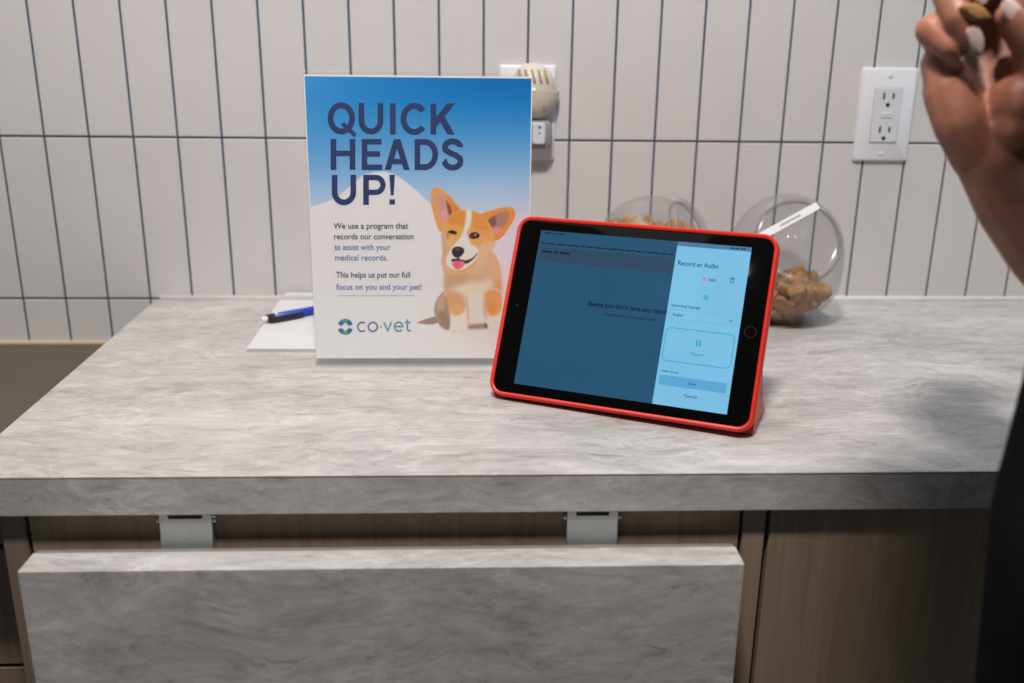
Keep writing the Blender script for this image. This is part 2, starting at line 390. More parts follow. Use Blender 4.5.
# ================================================================== WALL OUTLETS
def outlet(cx, cz, label, gfci=True):
    root = tag(empty('wall_outlet', (cx, 0, cz)), label, 'outlet')
    bm = BM(); W, H = 0.0350, 0.0572
    loops = []
    for ins, y in ((0, -0.0001), (0, -0.0032), (0.0007, -0.0046), (0.0022, -0.0055)):
        loops.append([(u, y, v) for u, v in rrect(-W + ins, W - ins, -H + ins, H - ins, 0.0025, 4)])
    loft(bm, loops); bmesh.ops.recalc_face_normals(bm, faces=bm.faces)
    obj('cover_plate', bm, 'plate', root, 30)
    bm = BM(); loft(bm, [[(u, y, v) for u, v in rrect(-0.0168 + i, 0.0168 - i, -0.0335 + i, 0.0335 - i, 0.0015, 4)] for i, y in ((0, -0.0054), (0, -0.0066), (0.0006, -0.0073))])
    bmesh.ops.recalc_face_normals(bm, faces=bm.faces)
    rc = obj('receptacle', bm, 'recept', root, 30)
    bm = BM(); loft(bm, [[(u, y, v) for u, v in rrect(-0.0174, 0.0174, -0.0341, 0.0341, 0.002, 4)] for y in (-0.0054, -0.0057)])
    bmesh.ops.recalc_face_normals(bm, faces=bm.faces); obj('shadow_gap', bm, 'shadegrey', root)  # grey rim painted for the shade around the receptacle
    for s in (1, -1):
        for dx, hh in ((-0.0060, 0.0040), (0.0060, 0.0034)):
            bm = BM(); box(bm, dx - 0.0012, dx + 0.0012, -0.0076, -0.0070, s * 0.0205 - hh + 0.003, s * 0.0205 + hh + 0.003); obj('slot', bm, 'slot', rc)
        bm = BM(); lathe(bm, [(0.0026, 0), (0.0026, 0.0005)], (0, -0.0071, s * 0.0205 - 0.0078), (0, -1, 0), 16); obj('ground_hole', bm, 'slot', rc)
    bm = BM(); box(bm, -0.0070, 0.0070, -0.0084, -0.0070, -0.0026, 0.0000, 0.0004); box(bm, -0.0070, 0.0070, -0.0084, -0.0070, 0.0006, 0.0032, 0.0004); obj('test_button', bm, 'plate', rc)
    for zz in (0.048, -0.048):
        bm = BM(); lathe(bm, [(0.0030, 0), (0.0028, 0.0008), (0.0015, 0.0012)], (0, -0.0054, zz), (0, -1, 0), 18); box(bm, -0.0003, 0.0003, -0.00665, -0.0064, zz - 0.002, zz + 0.002)
        obj('screw', bm, 'recept', root, 30)
    return root
outlet(1.0452, 0.2418, 'white wall outlet with two open sockets, right of the treat jars')
outlet(0.5938, 0.2400, 'white wall outlet behind the sign, filled by the plugged-in air freshener')

# cream plug-in air freshener in the upper socket, small white and blue plug in the lower one
fx, fz = 0.6040, 0.2420
af = tag(empty('air_freshener', (fx, -0.02, fz)), 'cream plug-in air freshener with slitted dome in the outlet behind the sign', 'air freshener')
fo = Vector((fx, -0.02, fz))
bm = BM(); loops = []
for z, rx, ry in ((0.234, 0.0075, 0.009), (0.2355, 0.012, 0.014), (0.240, 0.0175, 0.019), (0.246, 0.0225, 0.0225), (0.254, 0.0265, 0.025), (0.262, 0.0285, 0.026), (0.2675, 0.0285, 0.026)):
    loops.append([(fx + rx * math.cos(a), -0.0082 - ry * max(0, math.sin(a)) - 0.0001, z) for a in [2 * math.pi * k / 40 for k in range(40)]])
loft(bm, loops); bmesh.ops.remove_doubles(bm, verts=bm.verts, dist=1e-6); part('lower_body', bm, 'cream', af, fo, 50)
bm = BM(); loops = []
for z, rx, ry in ((0.2678, 0.0280, 0.0255), (0.274, 0.0275, 0.0250), (0.282, 0.0255, 0.0235), (0.290, 0.0215, 0.020), (0.296, 0.0155, 0.015), (0.2995, 0.008, 0.008), (0.3003, 0.002, 0.003)):
    loops.append([(fx - 0.004 + rx * math.cos(a), -0.0082 - ry * max(0, math.sin(a)) - 0.0001, z) for a in [2 * math.pi * k / 40 for k in range(40)]])
loft(bm, loops); bmesh.ops.remove_doubles(bm, verts=bm.verts, dist=1e-6); dome = part('dome', bm, 'cream', af, fo, 50)
for k in range(5):
    xx = fx - 0.022 + k * 0.0078; hw = 0.0014
    y_at = lambda z: -0.0086 - 0.0255 * math.sqrt(max(0.02, 1 - ((xx + 0.003 - fx + 0.004) / 0.0285) ** 2)) * (1.0 if z < 0.278 else 1 - ((z - 0.278) / 0.026) ** 2)
    bm = BM(); loft(bm, [[(xx + 0.25 * (0.292 - z) - hw, y_at(z) - 0.0004, z), (xx + 0.25 * (0.292 - z) + hw, y_at(z) - 0.0004, z), (xx + 0.25 * (0.292 - z) + hw, y_at(z) + 0.004, z), (xx + 0.25 * (0.292 - z) - hw, y_at(z) + 0.004, z)] for z in (0.279, 0.284, 0.289, 0.293)])
    part('vent_slit', bm, 'tan', dome, fo)
bm = BM(); bmesh.ops.create_icosphere(bm, subdivisions=2, radius=0.0016, matrix=Matrix.Translation((0.5995, -0.0343, 0.2705))); part('indicator_light', bm, 'led', af, fo, 180)
bm = BM(); bmesh.ops.create_icosphere(bm, subdivisions=2, radius=0.0013, matrix=Matrix.Translation((0.6125, -0.0312, 0.2505))); part('screw_hole', bm, 'tan', af, fo, 180)
pg = tag(empty('plug_adapter', (0.606, -0.02, 0.2145)), 'small white and blue plug adapter under the cream air freshener', 'plug'); po = Vector((0.606, -0.02, 0.2145))
bm = BM(); loft(bm, [[(u, y, v) for u, v in rrect(0.5860 + i, 0.6240 - i, 0.1985 + i, 0.2330 - i, 0.009, 6)] for i, y in ((0, -0.0078), (0, -0.022), (0.002, -0.026), (0.005, -0.0275))])
bmesh.ops.recalc_face_normals(bm, faces=bm.faces); part('shaded_housing', bm, 'shadegrey', pg, po, 30)  # plug body coloured grey to stand in for the rounded shade below it
bm = BM(); loft(bm, [[(u, y, v) for u, v in rrect(0.5990 + i, 0.6150 - i, 0.2050 + i, 0.2310 - i, 0.003, 5)] for i, y in ((0, -0.0270), (0, -0.0300), (0.001, -0.0310))])
bmesh.ops.recalc_face_normals(bm, faces=bm.faces); fpan = part('face_panel', bm, 'whitebox', pg, po, 30)
bm = BM(); box(bm, 0.5885, 0.5988, -0.0310, -0.0268, 0.2020, 0.2300, 0.001); part('side_panel', bm, 'bluebox', pg, po)
for zz, rr in ((0.2255, 0.0016), (0.2185, 0.0011)):
    bm = BM(); lathe(bm, [(rr, 0), (rr, 0.0005)], (0.6078, -0.0309, zz), (0, -1, 0), 14); part('port', bm, 'slot', fpan, po)

# ================================================================== SIGN HOLDER AND INFO SHEET
TS = 0.0449
SO = Vector((0.3642, -0.2728, 0.0)); SE2 = Vector((0, math.sin(TS), math.cos(TS))); SN = Vector((0, -math.cos(TS), math.sin(TS)))
SM = Matrix(((1, 0, 0), (SE2.x, SE2.y, SE2.z), (SN.x, SN.y, SN.z))).transposed().to_4x4(); SM.translation = SO
holder = tag(empty('sign_holder', SO, SM), 'clear acrylic upright sign holder standing on the worktop left of the tablet', 'sign holder')
def slab(x0, x1, y0, y1, z0, z1, bev=0.0003): return box(BM(), x0, x1, y0, y1, z0, z1, bev, 1)
obj('front_panel', slab(-.0018, .2208, 0.0045, 0.2985, 0.0006, 0.0020), 'acrylic', holder)
obj('back_panel', slab(-.0018, .2208, 0.0045, 0.2985, -0.0020, -0.0006), 'acrylic', holder)
bm = BM(); P = [(-0.0150, 0.0004), (-0.0156, 0.0020), (-0.0150, 0.0036), (0.030, 0.0036), (0.0600, 0.0036), (0.0606, 0.0020), (0.060, 0.0004)]
prism(bm, P, -0.0022, 0.2212, lambda u, v, q: (q, v, -u)); bmesh.ops.recalc_face_normals(bm, faces=bm.faces)
ft = obj('foot', bm, 'acryl_edge', holder, 30)
ft.matrix_basis = Matrix.Rotation(TS, 4, 'X')

# the printed sheet: gradient sky, white hill and puppy picture are ink on the paper (colour attribute)
HI = np.array([[0.9254773411661774, -0.041100172954852014, -278.58822320469], [-0.0018005787462227192, -0.9741012258238946, 359.5268314119238], [-3.869198371361512e-05, -0.00025219657899628597, 1.0]])
HP = np.linalg.inv(HI)
def art2mm(x, y):
    q = HI @ np.array([x, y, 1.0]); return q[0] / q[2], q[1] / q[2]
PU0, PU1, PV0, PV1 = -0.9, 219.9, 11.0, 295.6      # sheet in holder coordinates, mm
NU, NV = 320, 410
us = np.linspace(PU0, PU1, NU); vs_ = np.linspace(PV0, PV1, NV)
UU, VV = np.meshgrid(us, vs_)
den = HP[2, 0] * UU + HP[2, 1] * VV + HP[2, 2]
AX = (HP[0, 0] * UU + HP[0, 1] * VV + HP[0, 2]) / den; AY = (HP[1, 0] * UU + HP[1, 1] * VV + HP[1, 2]) / den
def smoothclose(p, n=6):
    p = np.array(p, float); o = []
    for i in range(len(p)):
        a, b, c, d = p[i - 1], p[i], p[(i + 1) % len(p)], p[(i + 2) % len(p)]
        for k in range(n):
            t = k / n; o.append(0.5 * ((2 * b) + (c - a) * t + (2 * a - 5 * b + 4 * c - d) * t * t + (3 * b - a - 3 * c + d) * t ** 3))
    return np.array(o)
def sdf(poly, X, Y):
    """signed distance, negative inside"""
    d = np.full(X.shape, 1e9); ins = np.zeros(X.shape, bool); n = len(poly)
    for i in range(n):
        x1, y1 = poly[i]; x2, y2 = poly[(i + 1) % n]; ex, ey = x2 - x1, y2 - y1
        t = np.clip(((X - x1) * ex + (Y - y1) * ey) / (ex * ex + ey * ey + 1e-12), 0, 1)
        d = np.minimum(d, (X - x1 - t * ex) ** 2 + (Y - y1 - t * ey) ** 2)
        c = ((y1 > Y) != (y2 > Y)) & (X < ex * (Y - y1) / (ey if abs(ey) > 1e-12 else 1e-12) + x1); ins ^= c
    return np.sqrt(d) * np.where(ins, -1, 1)
def lerp(a, b, t): return a + (b - a) * t[..., None]
S_ = lambda *c: np.array(c, float)
yy = np.clip((AY - 76) / 190, 0, 1); xr = np.clip((AX - 305) / 225, 0, 1)
stops = [(0, S_(0, 98, 172)), (.12, S_(10, 112, 180)), (.35, S_(84, 148, 198)), (.60, S_(160, 186, 216)), (.78, S_(196, 200, 218)), (1, S_(217, 213, 216))]
art = np.zeros(AX.shape + (3,))
for k in range(3): art[..., k] = np.interp(yy, [s[0] for s in stops], [s[1][k] for s in stops])
art = lerp(art, np.broadcast_to(S_(78, 152, 206), art.shape), (1 - xr) ** 1.6 * np.clip(1 - yy * 1.3, 0, 1) * 0.75)
art = lerp(art, np.broadcast_to(S_(212, 196, 212), art.shape), np.clip((AX - 470) / 60, 0, 1) * np.clip((AY - 195) / 60, 0, 1) * 0.7)
hill = [(300, 212), (311, 207), (324, 203), (338, 196.5), (350, 186), (363, 175), (374, 172), (386, 171.5), (396, 175), (406, 182), (418, 192), (430, 203.5), (442, 217), (456, 240), (462, 300), (462, 400), (300, 400)]
hs = sdf(np.array(hill, float), AX, AY)
art = lerp(art, np.broadcast_to(S_(214, 211, 212), art.shape), np.clip(0.5 - hs / 1.2, 0, 1))
art = lerp(art, np.broadcast_to(S_(221, 218, 219), art.shape), np.clip((AY - 294) / 4, 0, 1) * 0.75)
art = lerp(art, np.broadcast_to(S_(212, 206, 206), art.shape), np.clip((AX - 410) / 60, 0, 1) * np.clip((AY - 318) / 10, 0, 1) * np.clip((352 - AY) / 20, 0, 1) * 0.8)
sel = (AX > 405) & (AX < 530) & (AY > 180) & (AY < 345)
DX, DY = AX[sel], AY[sel]; dog = art[sel].copy()
c6 = lambda *p: [(420 + x / 8.54, 180 + y / 8.54) for x, y in p]
c7 = lambda *p: [(410 + x / 7.59, 250 + y / 7.59) for x, y in p]
def paint(poly, c, soft=0.9, op=1.0, sm=True):
    global dog
    P_ = smoothclose(poly) if sm else np.array(poly, float)
    a = np.clip(0.5 - sdf(P_, DX, DY) / (2 * soft), 0, 1) * op; a = a * a * (3 - 2 * a) if op == 1 else a
    dog = dog + (S_(*c) - dog) * a[:, None]
# tail, haunch, body
paint(c7((55, 552), (120, 525), (190, 508), (215, 550), (150, 566), (95, 560)), (152, 128, 108), 0.7)
paint(c7((265, 318), (212, 362), (184, 430), (192, 510), (235, 580), (290, 606), (330, 560), (300, 420)), (172, 146, 124), 0.8)
paint(c7((215, 480), (232, 570), (290, 603), (305, 540), (260, 470)), (138, 118, 106), 2.2, 0.75)
paint(c7((205, 400), (225, 360), (262, 335), (262, 420), (225, 450)), (192, 162, 134), 2.0, 0.8)
paint(c7((238, 60), (246, 140), (262, 210), (258, 320), (285, 440), (310, 560), (400, 596), (560, 596), (640, 600), (690, 480), (694, 330), (690, 190), (672, 90), (620, 10), (450, -40), (300, -30)), (206, 172, 142), 0.8)
paint(c7((430, 330), (560, 320), (600, 460), (585, 585), (450, 590), (425, 480)), (218, 206, 196), 3.5)
paint(c7((300, 240), (420, 250), (560, 230), (640, 250), (560, 330), (430, 345), (320, 310)), (222, 203, 182), 4, 0.9)
paint(c7((262, 190), (330, 180), (420, 180), (430, 240), (320, 290), (266, 300)), (190, 152, 116), 3, 0.8)
paint(c7((400, 170), (520, 190), (600, 130), (560, 220), (480, 235)), (196, 164, 132), 3, 0.8)
paint(c7((620, 40), (676, 110), (692, 220), (660, 260), (630, 160)), (214, 168, 122), 3, 0.8)
paint(c7((640, 230), (694, 240), (694, 330), (650, 330)), (200, 150, 104), 3, 0.7)
# legs
paint(c7((268, 330), (390, 335), (432, 440), (436, 540), (444, 600), (420, 622), (345, 632), (300, 618), (306, 560), (300, 470)), (222, 210, 200), 0.8)
paint(c7((270, 320), (380, 330), (420, 400), (405, 470), (330, 490), (290, 430)), (206, 156, 112), 2.6)
paint(c7((320, 430), (385, 425), (395, 470), (335, 490)), (222, 170, 112), 2.2, 0.8)
paint(c7((260, 360), (285, 380), (305, 540), (288, 520), (266, 430)), (150, 126, 108), 1.4, 0.7)
paint(c7((425, 360), (440, 400), (450, 560), (438, 540), (430, 450)), (176, 152, 134), 1.5, 0.7)
paint(c7((320, 600), (345, 612), (340, 632), (318, 625)), (222, 190, 168), 1.2, 0.7); paint(c7((385, 604), (405, 600), (410, 622), (388, 628)), (222, 190, 168), 1.2, 0.7)
paint(c7((448, 572), (520, 560), (580, 565), (578, 592), (500, 600), (446, 597)), (132, 108, 96), 1.8, 0.8)
paint(c7((565, 560), (582, 560), (584, 588), (570, 588)), (88, 58, 46), 0.9, 0.8)
paint(c7((560, 320), (640, 292), (700, 330), (704, 480), (690, 600), (650, 634), (605, 615), (580, 510)), (226, 206, 198), 0.9)
paint(c7((570, 320), (640, 296), (692, 330), (696, 440), (660, 490), (605, 490), (568, 400)), (220, 156, 100), 2.4)
paint(c7((585, 410), (640, 400), (650, 470), (610, 488)), (222, 140, 72), 2.4, 0.85)
paint(c7((560, 380), (575, 400), (584, 510), (570, 520), (556, 450)), (180, 150, 132), 1.8, 0.7)
# ears
paint(c6((92, 175), (97, 100), (120, 68), (165, 66), (215, 105), (262, 150), (305, 205), (345, 262), (300, 380), (185, 440), (150, 405), (125, 330), (103, 250)), (222, 152, 88), 0.7)
paint(c6((128, 140), (160, 112), (205, 150), (245, 215), (262, 270), (240, 345), (205, 365), (170, 300), (140, 220)), (196, 146, 132), 1.4)
paint(c6((225, 180), (258, 220), (272, 275), (262, 320), (240, 270)), (110, 66, 52), 1.2, 0.85)
paint(c6((175, 270), (215, 250), (235, 310), (215, 358), (185, 320)), (214, 150, 160), 1.6, 0.8)
paint(c6((235, 130), (290, 195), (335, 255), (290, 300), (268, 230)), (214, 124, 42), 1.6, 0.85)
paint(c6((500, 310), (560, 275), (640, 250), (720, 232), (785, 238), (812, 270), (806, 330), (765, 400), (715, 470), (660, 515), (600, 500), (540, 420)), (222, 140, 66), 0.7)
paint(c6((585, 350), (635, 300), (700, 268), (760, 272), (755, 330), (715, 400), (680, 450), (625, 420)), (170, 124, 110), 1.5)
paint(c6((570, 370), (610, 320), (640, 310), (650, 370), (620, 410), (590, 405)), (112, 78, 66), 1.3, 0.75)
paint(c6((605, 420), (660, 400), (705, 420), (680, 455), (640, 465)), (216, 142, 132), 1.3, 0.8)
# head
paint(c6((185, 440), (215, 345), (280, 285), (340, 262), (420, 255), (500, 285), (570, 340), (620, 420), (640, 500), (630, 560), (570, 640), (480, 720), (400, 780), (310, 790), (230, 750), (200, 690), (192, 570)), (222, 160, 96), 0.9)
paint(c6((240, 330), (320, 275), (385, 270), (385, 370), (350, 400), (260, 380)), (212, 136, 62), 1.8, 0.9)
paint(c6((445, 270), (520, 300), (580, 370), (600, 440), (540, 440), (450, 400), (430, 330)), (214, 140, 66), 1.8, 0.9)
paint(c6((185, 460), (215, 470), (230, 560), (230, 680), (205, 690), (192, 570)), (188, 164, 142), 1.6, 0.85)
paint(c6((520, 540), (600, 520), (635, 560), (570, 660), (480, 730), (470, 650)), (212, 178, 140), 2.2, 0.85)
paint(c6((398, 255), (436, 255), (440, 330), (425, 400), (400, 450), (430, 520), (480, 570), (500, 630), (460, 700), (380, 760), (300, 770), (230, 730), (225, 660), (260, 590), (310, 530), (350, 480), (380, 400), (392, 330)), (222, 210, 204), 1.3)
paint(c6((240, 395), (310, 385), (360, 400), (330, 480), (255, 490), (225, 450)), (224, 158, 84), 1.6, 0.9)
paint(c6((240, 500), (300, 490), (280, 560), (245, 590)), (212, 172, 132), 1.6, 0.8)
paint(c6((430, 500), (510, 500), (520, 550), (450, 560)), (226, 160, 86), 1.6, 0.8)
paint(c6((238, 440), (270, 428), (308, 440), (312, 462), (280, 462), (245, 452)), (52, 38, 32), 0.6)
paint(c6((228, 452), (246, 450), (244, 500), (230, 492)), (168, 112, 64), 0.9, 0.7)
paint(c6((418, 480), (440, 452), (475, 444), (505, 462), (508, 485), (480, 500), (440, 502)), (58, 42, 36), 0.6)
paint(c6((430, 480), (445, 470), (450, 492), (436, 496)), (120, 70, 60), 0.6, 0.7)
paint(c6((462, 458), (482, 458), (482, 474), (464, 476)), (140, 150, 158), 0.5, 0.9)
paint(c6((272, 610), (285, 580), (325, 568), (368, 582), (376, 615), (350, 650), (315, 664), (285, 648)), (46, 42, 42), 0.6)
paint(c6((295, 592), (330, 582), (345, 598), (310, 606)), (96, 92, 94), 0.8, 0.8)
paint(c6((318, 660), (335, 660), (336, 690), (320, 690)), (70, 50, 48), 0.6, 0.8)
paint(c7((316, 72), (360, 66), (420, 78), (470, 62), (512, 22), (505, 40), (465, 82), (420, 104), (330, 96)), (74, 44, 40), 0.55)
paint(c7((322, 90), (370, 82), (414, 92), (402, 125), (365, 150), (330, 130)), (232, 112, 126), 0.6)
paint(c7((350, 92), (375, 92), (372, 135), (356, 138)), (206, 86, 104), 0.8, 0.6)
# fine fur mottling of the picture
fur = 0.5 * np.sin(DX * 3.1 + 2 * np.sin(DY * 0.9)) * np.sin(DY * 1.3 + 1.5 * np.sin(DX * 1.7))
chg = np.abs(dog - art[sel]).sum(1) > 20
dog[chg] += (fur[chg] * 5)[:, None]
art[sel] = dog
mg = np.minimum(np.minimum(UU - PU0, PU1 - UU), 400) < 1.2
art[mg | (VV > PV1 - 1.4)] = S_(222, 220, 220)
lin = np.clip(art / 255, 0, 1); lin = np.where(lin <= 0.04045, lin / 12.92, ((lin + 0.055) / 1.055) ** 2.4)
verts = np.stack([UU.ravel() / 1000, VV.ravel() / 1000, np.zeros(UU.size)], 1)
idx = np.arange(NU * NV).reshape(NV, NU)
quads = np.stack([idx[:-1, :-1].ravel(), idx[:-1, 1:].ravel(), idx[1:, 1:].ravel(), idx[1:, :-1].ravel()], 1)
INK = 1.42                      # ink reflectance against the room light
me = bpy.data.meshes.new('sheet'); me.from_pydata(verts.tolist(), [], quads.tolist())
ca = me.color_attributes.new('ink', 'FLOAT_COLOR', 'POINT')
buf = np.ones((NU * NV, 4), np.float32); buf[:, :3] = np.clip(lin.reshape(-1, 3) * INK, 0, 0.95); ca.data.foreach_set('color', buf.ravel())
k = NT('printed_sheet'); at = k.n('ShaderNodeAttribute', attribute_name='ink'); k.l(at.outputs['Color'], k.b.inputs['Base Color'])
k.b.inputs['Roughness'].default_value = 0.5; k.b.inputs['Specular IOR Level'].default_value = 0.25
sheet = tag(empty('info_sheet', SO, SM.copy()), 'printed sheet with blue sky, navy heading and puppy picture inside the clear sign holder', 'sign')
obj('printed_page', me, k.m, sheet)
bm = BM(); box(bm, PU0 / 1000, PU1 / 1000, PV0 / 1000, PV1 / 1000, -0.0003, -0.0001); obj('paper_back', bm, 'paper', sheet)
s3 = lambda x, y: (art2mm(x, y)[0] / 1000, art2mm(x, y)[1] / 1000, 0.0002)
c3 = lambda x, y: s3(320 + x / 5.256, 80 + y / 5.256)
W = 30
hd = []
def clipy(polys, lo, hi):
    out = []
    for p in polys:
        for s_, lim in ((1, lo), (-1, hi)):
            q = []
            for i in range(len(p)):
                a, b = p[i - 1], p[i]; fa, fb = s_ * (a[1] - lim), s_ * (b[1] - lim)
                if fa * fb < 0: t = fa / (fa - fb); q.append((a[0] + (b[0] - a[0]) * t, a[1] + (b[1] - a[1]) * t))
                if fb >= 0: q.append(tuple(b))
            p = q
        if len(p) > 2: out.append(p)
    return out
def vline(x, y0, y1): return stroke([(x, y0), (x, y1)], W)
# QUICK
hd += stroke(arc(112, 201, 57, 69, 0, 360, 36)[:-1], W, True) + stroke([(118, 228), (150, 258), (186, 292)], 22)
hd += stroke([(218, 120), (218, 215)] + arc(268, 215, 50, 55, 180, 0, 16)[1:-1] + [(318, 215), (318, 122)], W)
hd += vline(383, 122, 286)
hd += stroke(arc(496, 204, 57, 69, -38, -322, 32), W)
hd += vline(596, 124, 286) + clipy(stroke([(600, 234), (700, 108)], 33) + stroke([(628, 178), (700, 306)], 34), 122, 286)
# HEADS
hd += vline(71, 310, 472) + vline(171, 310, 471) + stroke([(70, 385), (172, 385)], 28)
hd += vline(234, 310, 472) + stroke([(234, 324), (324, 324)], 28) + stroke([(234, 388), (316, 388)], 28) + stroke([(234, 458), (328, 458)], 28)
hd += clipy(stroke([(350, 492), (407, 300)], 31) + stroke([(462, 492), (403, 300)], 31), 311, 472) + stroke([(374, 428), (438, 428)], 27)
hd += stroke([(512, 311), (512, 472)], W) + stroke([(512, 325), (555, 325)] + arc(552, 391, 54, 66, -80, 80, 18) + [(555, 457), (512, 457)], W)
hd += stroke([(736, 352)] + arc(697, 352, 41, 30, -15, -180, 14) + [(660, 368), (690, 386), (712, 394), (736, 412)] + arc(697, 426, 42, 34, -5, 180, 14) + [(652, 424)], W)
# UP!
hd += stroke([(77, 499), (77, 590)] + arc(126, 590, 49, 53, 180, 0, 16)[1:-1] + [(175, 590), (175, 498)], W)
hd += vline(242, 498, 656) + stroke([(242, 512), (295, 512)] + arc(293, 551, 38, 39, -85, 85, 14) + [(292, 590), (242, 590)], 28)
hd += [[(364, 498), (394, 498), (387, 606), (372, 606)], [(365, 627), (394, 627), (394, 654), (365, 654)]]
flat('heading_print', hd, 'ink_head', sheet, c3)
def pix_text(s, x0, y0, x1, y1, cap, bold):
    """text whose baseline runs from (x0, y0) to (x1, y1) in artwork units"""
    L_ = math.hypot(x1 - x0, y1 - y0); c, s_ = (x1 - x0) / L_, (y1 - y0) / L_
    return [[(x0 + a * c + b * s_, y0 + a * s_ - b * c) for a, b in p] for p in text_mesh(s, 0, 0, L_, cap, bold)]
body = []
body += pix_text('We use a program that', 333.5, 228.6, 408.3, 228.6, 6.0, 0.012)
body += pix_text('records our conversation', 334.0, 239.2, 413.6, 239.2, 6.0, 0.012)
body += pix_text('to', 334.6, 249.9, 340.4, 249.9, 6.0, 0.012)
body += pix_text('This helps us put our full', 336.0, 277.5, 410.2, 277.5, 6.0, 0.012)
flat('body_print', body, 'ink_dark', sheet, s3)
blu = []
blu += pix_text('assist with your', 342.8, 249.9, 390.6, 249.9, 6.0, 0.012)
blu += pix_text('medical records.', 335.0, 260.4, 387.6, 260.4, 6.0, 0.012)
blu += pix_text('focus on you and your pet!', 336.2, 289.6, 421.5, 289.6, 6.0, 0.012)
flat('blue_body_print', blu, 'ink_blue', sheet, s3)
flat('small_print', dashes(338, 415, 295.2, 0.75, [6, 3, 8, 2, 5, 9, 4]), 'ink_grey', sheet, s3)
# logo: two crescents around a white diamond, then the wordmark
l8 = lambda x, y: s3(325 + x / 10.24, 310 + y / 10.24)
def crescent(top, part_):
    cx, cy = 208, 172; o = []; i_ = []
    A = [(-160 + 140 * k / 24) for k in range(25)] if top else [(20 + 140 * k / 24) for k in range(25)]
    A = {'l': A[:9], 'm': A[8:17], 'r': A[16:]}[part_] if top else {'r': A[:9], 'm': A[8:17], 'l': A[16:]}[part_]
    for a in A:
        r = math.radians(a); o.append((cx + 80 * math.cos(r), cy + 82 * math.sin(r)))
        x = cx + 44 * math.cos(r) * 1.0
        yv = (-1 if top else 1) * (44 - abs(x - cx) * 0.85 if abs(x - cx) < 40 else 10)
        i_.append((x, cy + yv))
    return [[o[k], o[k + 1], i_[k + 1], i_[k]] for k in range(len(o) - 1)]
flat('logo_mark', crescent(True, 'l') + crescent(True, 'r') + crescent(False, 'l') + crescent(False, 'r'), 'logo_blue', sheet, l8)
flat('logo_mark', crescent(True, 'm') + crescent(False, 'm'), 'logo_green', sheet, l8)
flat('logo_wordmark', stroke(arc(380, 172, 44, 46, -48, -312, 22), 16) + stroke(arc(490, 172, 46, 46, 0, 360, 26)[:-1], 16, True) + [arc(573, 172, 9, 9, 0, 330, 11)], 'logo_a', sheet, l8)
flat('logo_wordmark', stroke([(604, 126), (642, 214), (682, 124)], 16) + stroke([(712, 170), (796, 168)] + arc(754, 170, 43, 46, -4, -318, 22), 15) + stroke([(843, 96), (843, 196), (852, 212), (880, 212)], 16) + stroke([(818, 128), (878, 128)], 14), 'logo_b', sheet, l8)

# ================================================================== TABLET IN RED CASE
TO = Vector((0.5650866, -0.3645422, 0.0163724 + 0.0006)); E1 = Vector((0.9054783, -0.4242536, 0.0108601)); E2 = Vector((0.1814074, 0.4100557, 0.8938376)); EN = Vector((-0.3836670, -0.8073805, 0.4482593))
TM = Matrix((E1, E2, EN)).transposed().to_4x4(); TM.translation = TO
mm = lambda x, y, z: (x / 1000, y / 1000, z / 1000)
def rlofts(rows, x0, x1, y0, y1, r0):
    bm = BM(); loft(bm, [[mm(u, v, z) for u, v in rrect(x0 + i, x1 - i, y0 + i, y1 - i, max(r0 - i, 1.0), 10)] for i, z in rows]); bmesh.ops.recalc_face_normals(bm, faces=bm.faces); return bm
case = tag(empty('tablet_case', TO, TM), 'red folio tablet case propping the tablet up on its folded cover', 'tablet case')
KX0, KX1, KY0, KY1 = -25.4, 226.8, -13.6, 165.8
obj('shell', rlofts([(12, -10.6), (3, -10.6), (1.0, -9.8), (0, -8.0), (0, -1.5), (0.6, 0.3), (1.8, 1.2), (3.2, 1.1), (4.1, 0.5), (4.3, -0.4), (4.3, -7.8)], KX0, KX1, KY0, KY1, 15), 'red', case, 40)
def wprism(poly, xa, xb): 
    bm = BM(); prism(bm, poly, xa, xb, lambda u, v, q: mm(q, u, v)); bmesh.ops.recalc_face_normals(bm, faces=bm.faces); return bm
CB = (17.3, -71.0); CA = (-12.5, -10.8); CC = (66.0, -10.8); CM_ = (22.0, -11.0)
cov = obj('folded_cover', wprism([CA, CM_, (CM_[0] + 1, -14), CB, (CB[0] - 0.4, CB[1] + 2.0), (CA[0] + .6, -14)], -23.0, 226.0), 'red', case, 30)
obj('cover_panel', wprism([CM_, CC, (CC[0] - 3, -14), (CB[0] + 2.8, CB[1] + 1.0), CB], -21.0, 223.5), 'red_shade', cov, 30)  # upper fold of the cover, its shade painted as a darker red
tab = tag(empty('tablet', TO, TM.copy()), 'black tablet showing a dimmed blue page and pale recording panel, in the red case', 'tablet')
GX0, GX1, GY0, GY1 = -20.9, 222.4, -9.2, 161.4
obj('body', rlofts([(2, -7.6), (0.6, -7.2), (0, -6), (0, -0.8)], GX0, GX1, GY0, GY1, 11), 'alu', tab, 40)
obj('front_glass', rlofts([(0, -0.8), (0, -0.2), (0.3, 0.0)], GX0, GX1, GY0, GY1, 11), 'bezel', tab, 40)
t3 = lambda z: (lambda x, y: mm(x, y, z))
R4 = lambda x0, x1, y0, y1: [(x0, y0), (x1, y0), (x1, y1), (x0, y1)]
scr = flat('screen', [R4(0, 202.8, 0, 152.1)], 'ui_dim', tab, t3(0.08))
bm = BM(); lathe(bm, [(0.0052, 0), (0.0052, 0.00012)], mm(212.3, 75.4, 0.03), (0, 0, 1), 36)
hb = obj('home_button', bm, 'bezel', tab)
flat('button_ring', stroke(arc(212.3, 75.4, 5.0, 5.0, 0, 360, 40)[:-1], 0.7, True), 'homering', hb, t3(0.20))
bm = BM(); lathe(bm, [(0.0012, 0), (0.0012, 0.0001)], mm(-11.0, 76, 0.03), (0, 0, 1), 18); obj('front_camera', bm, 'homering', tab)
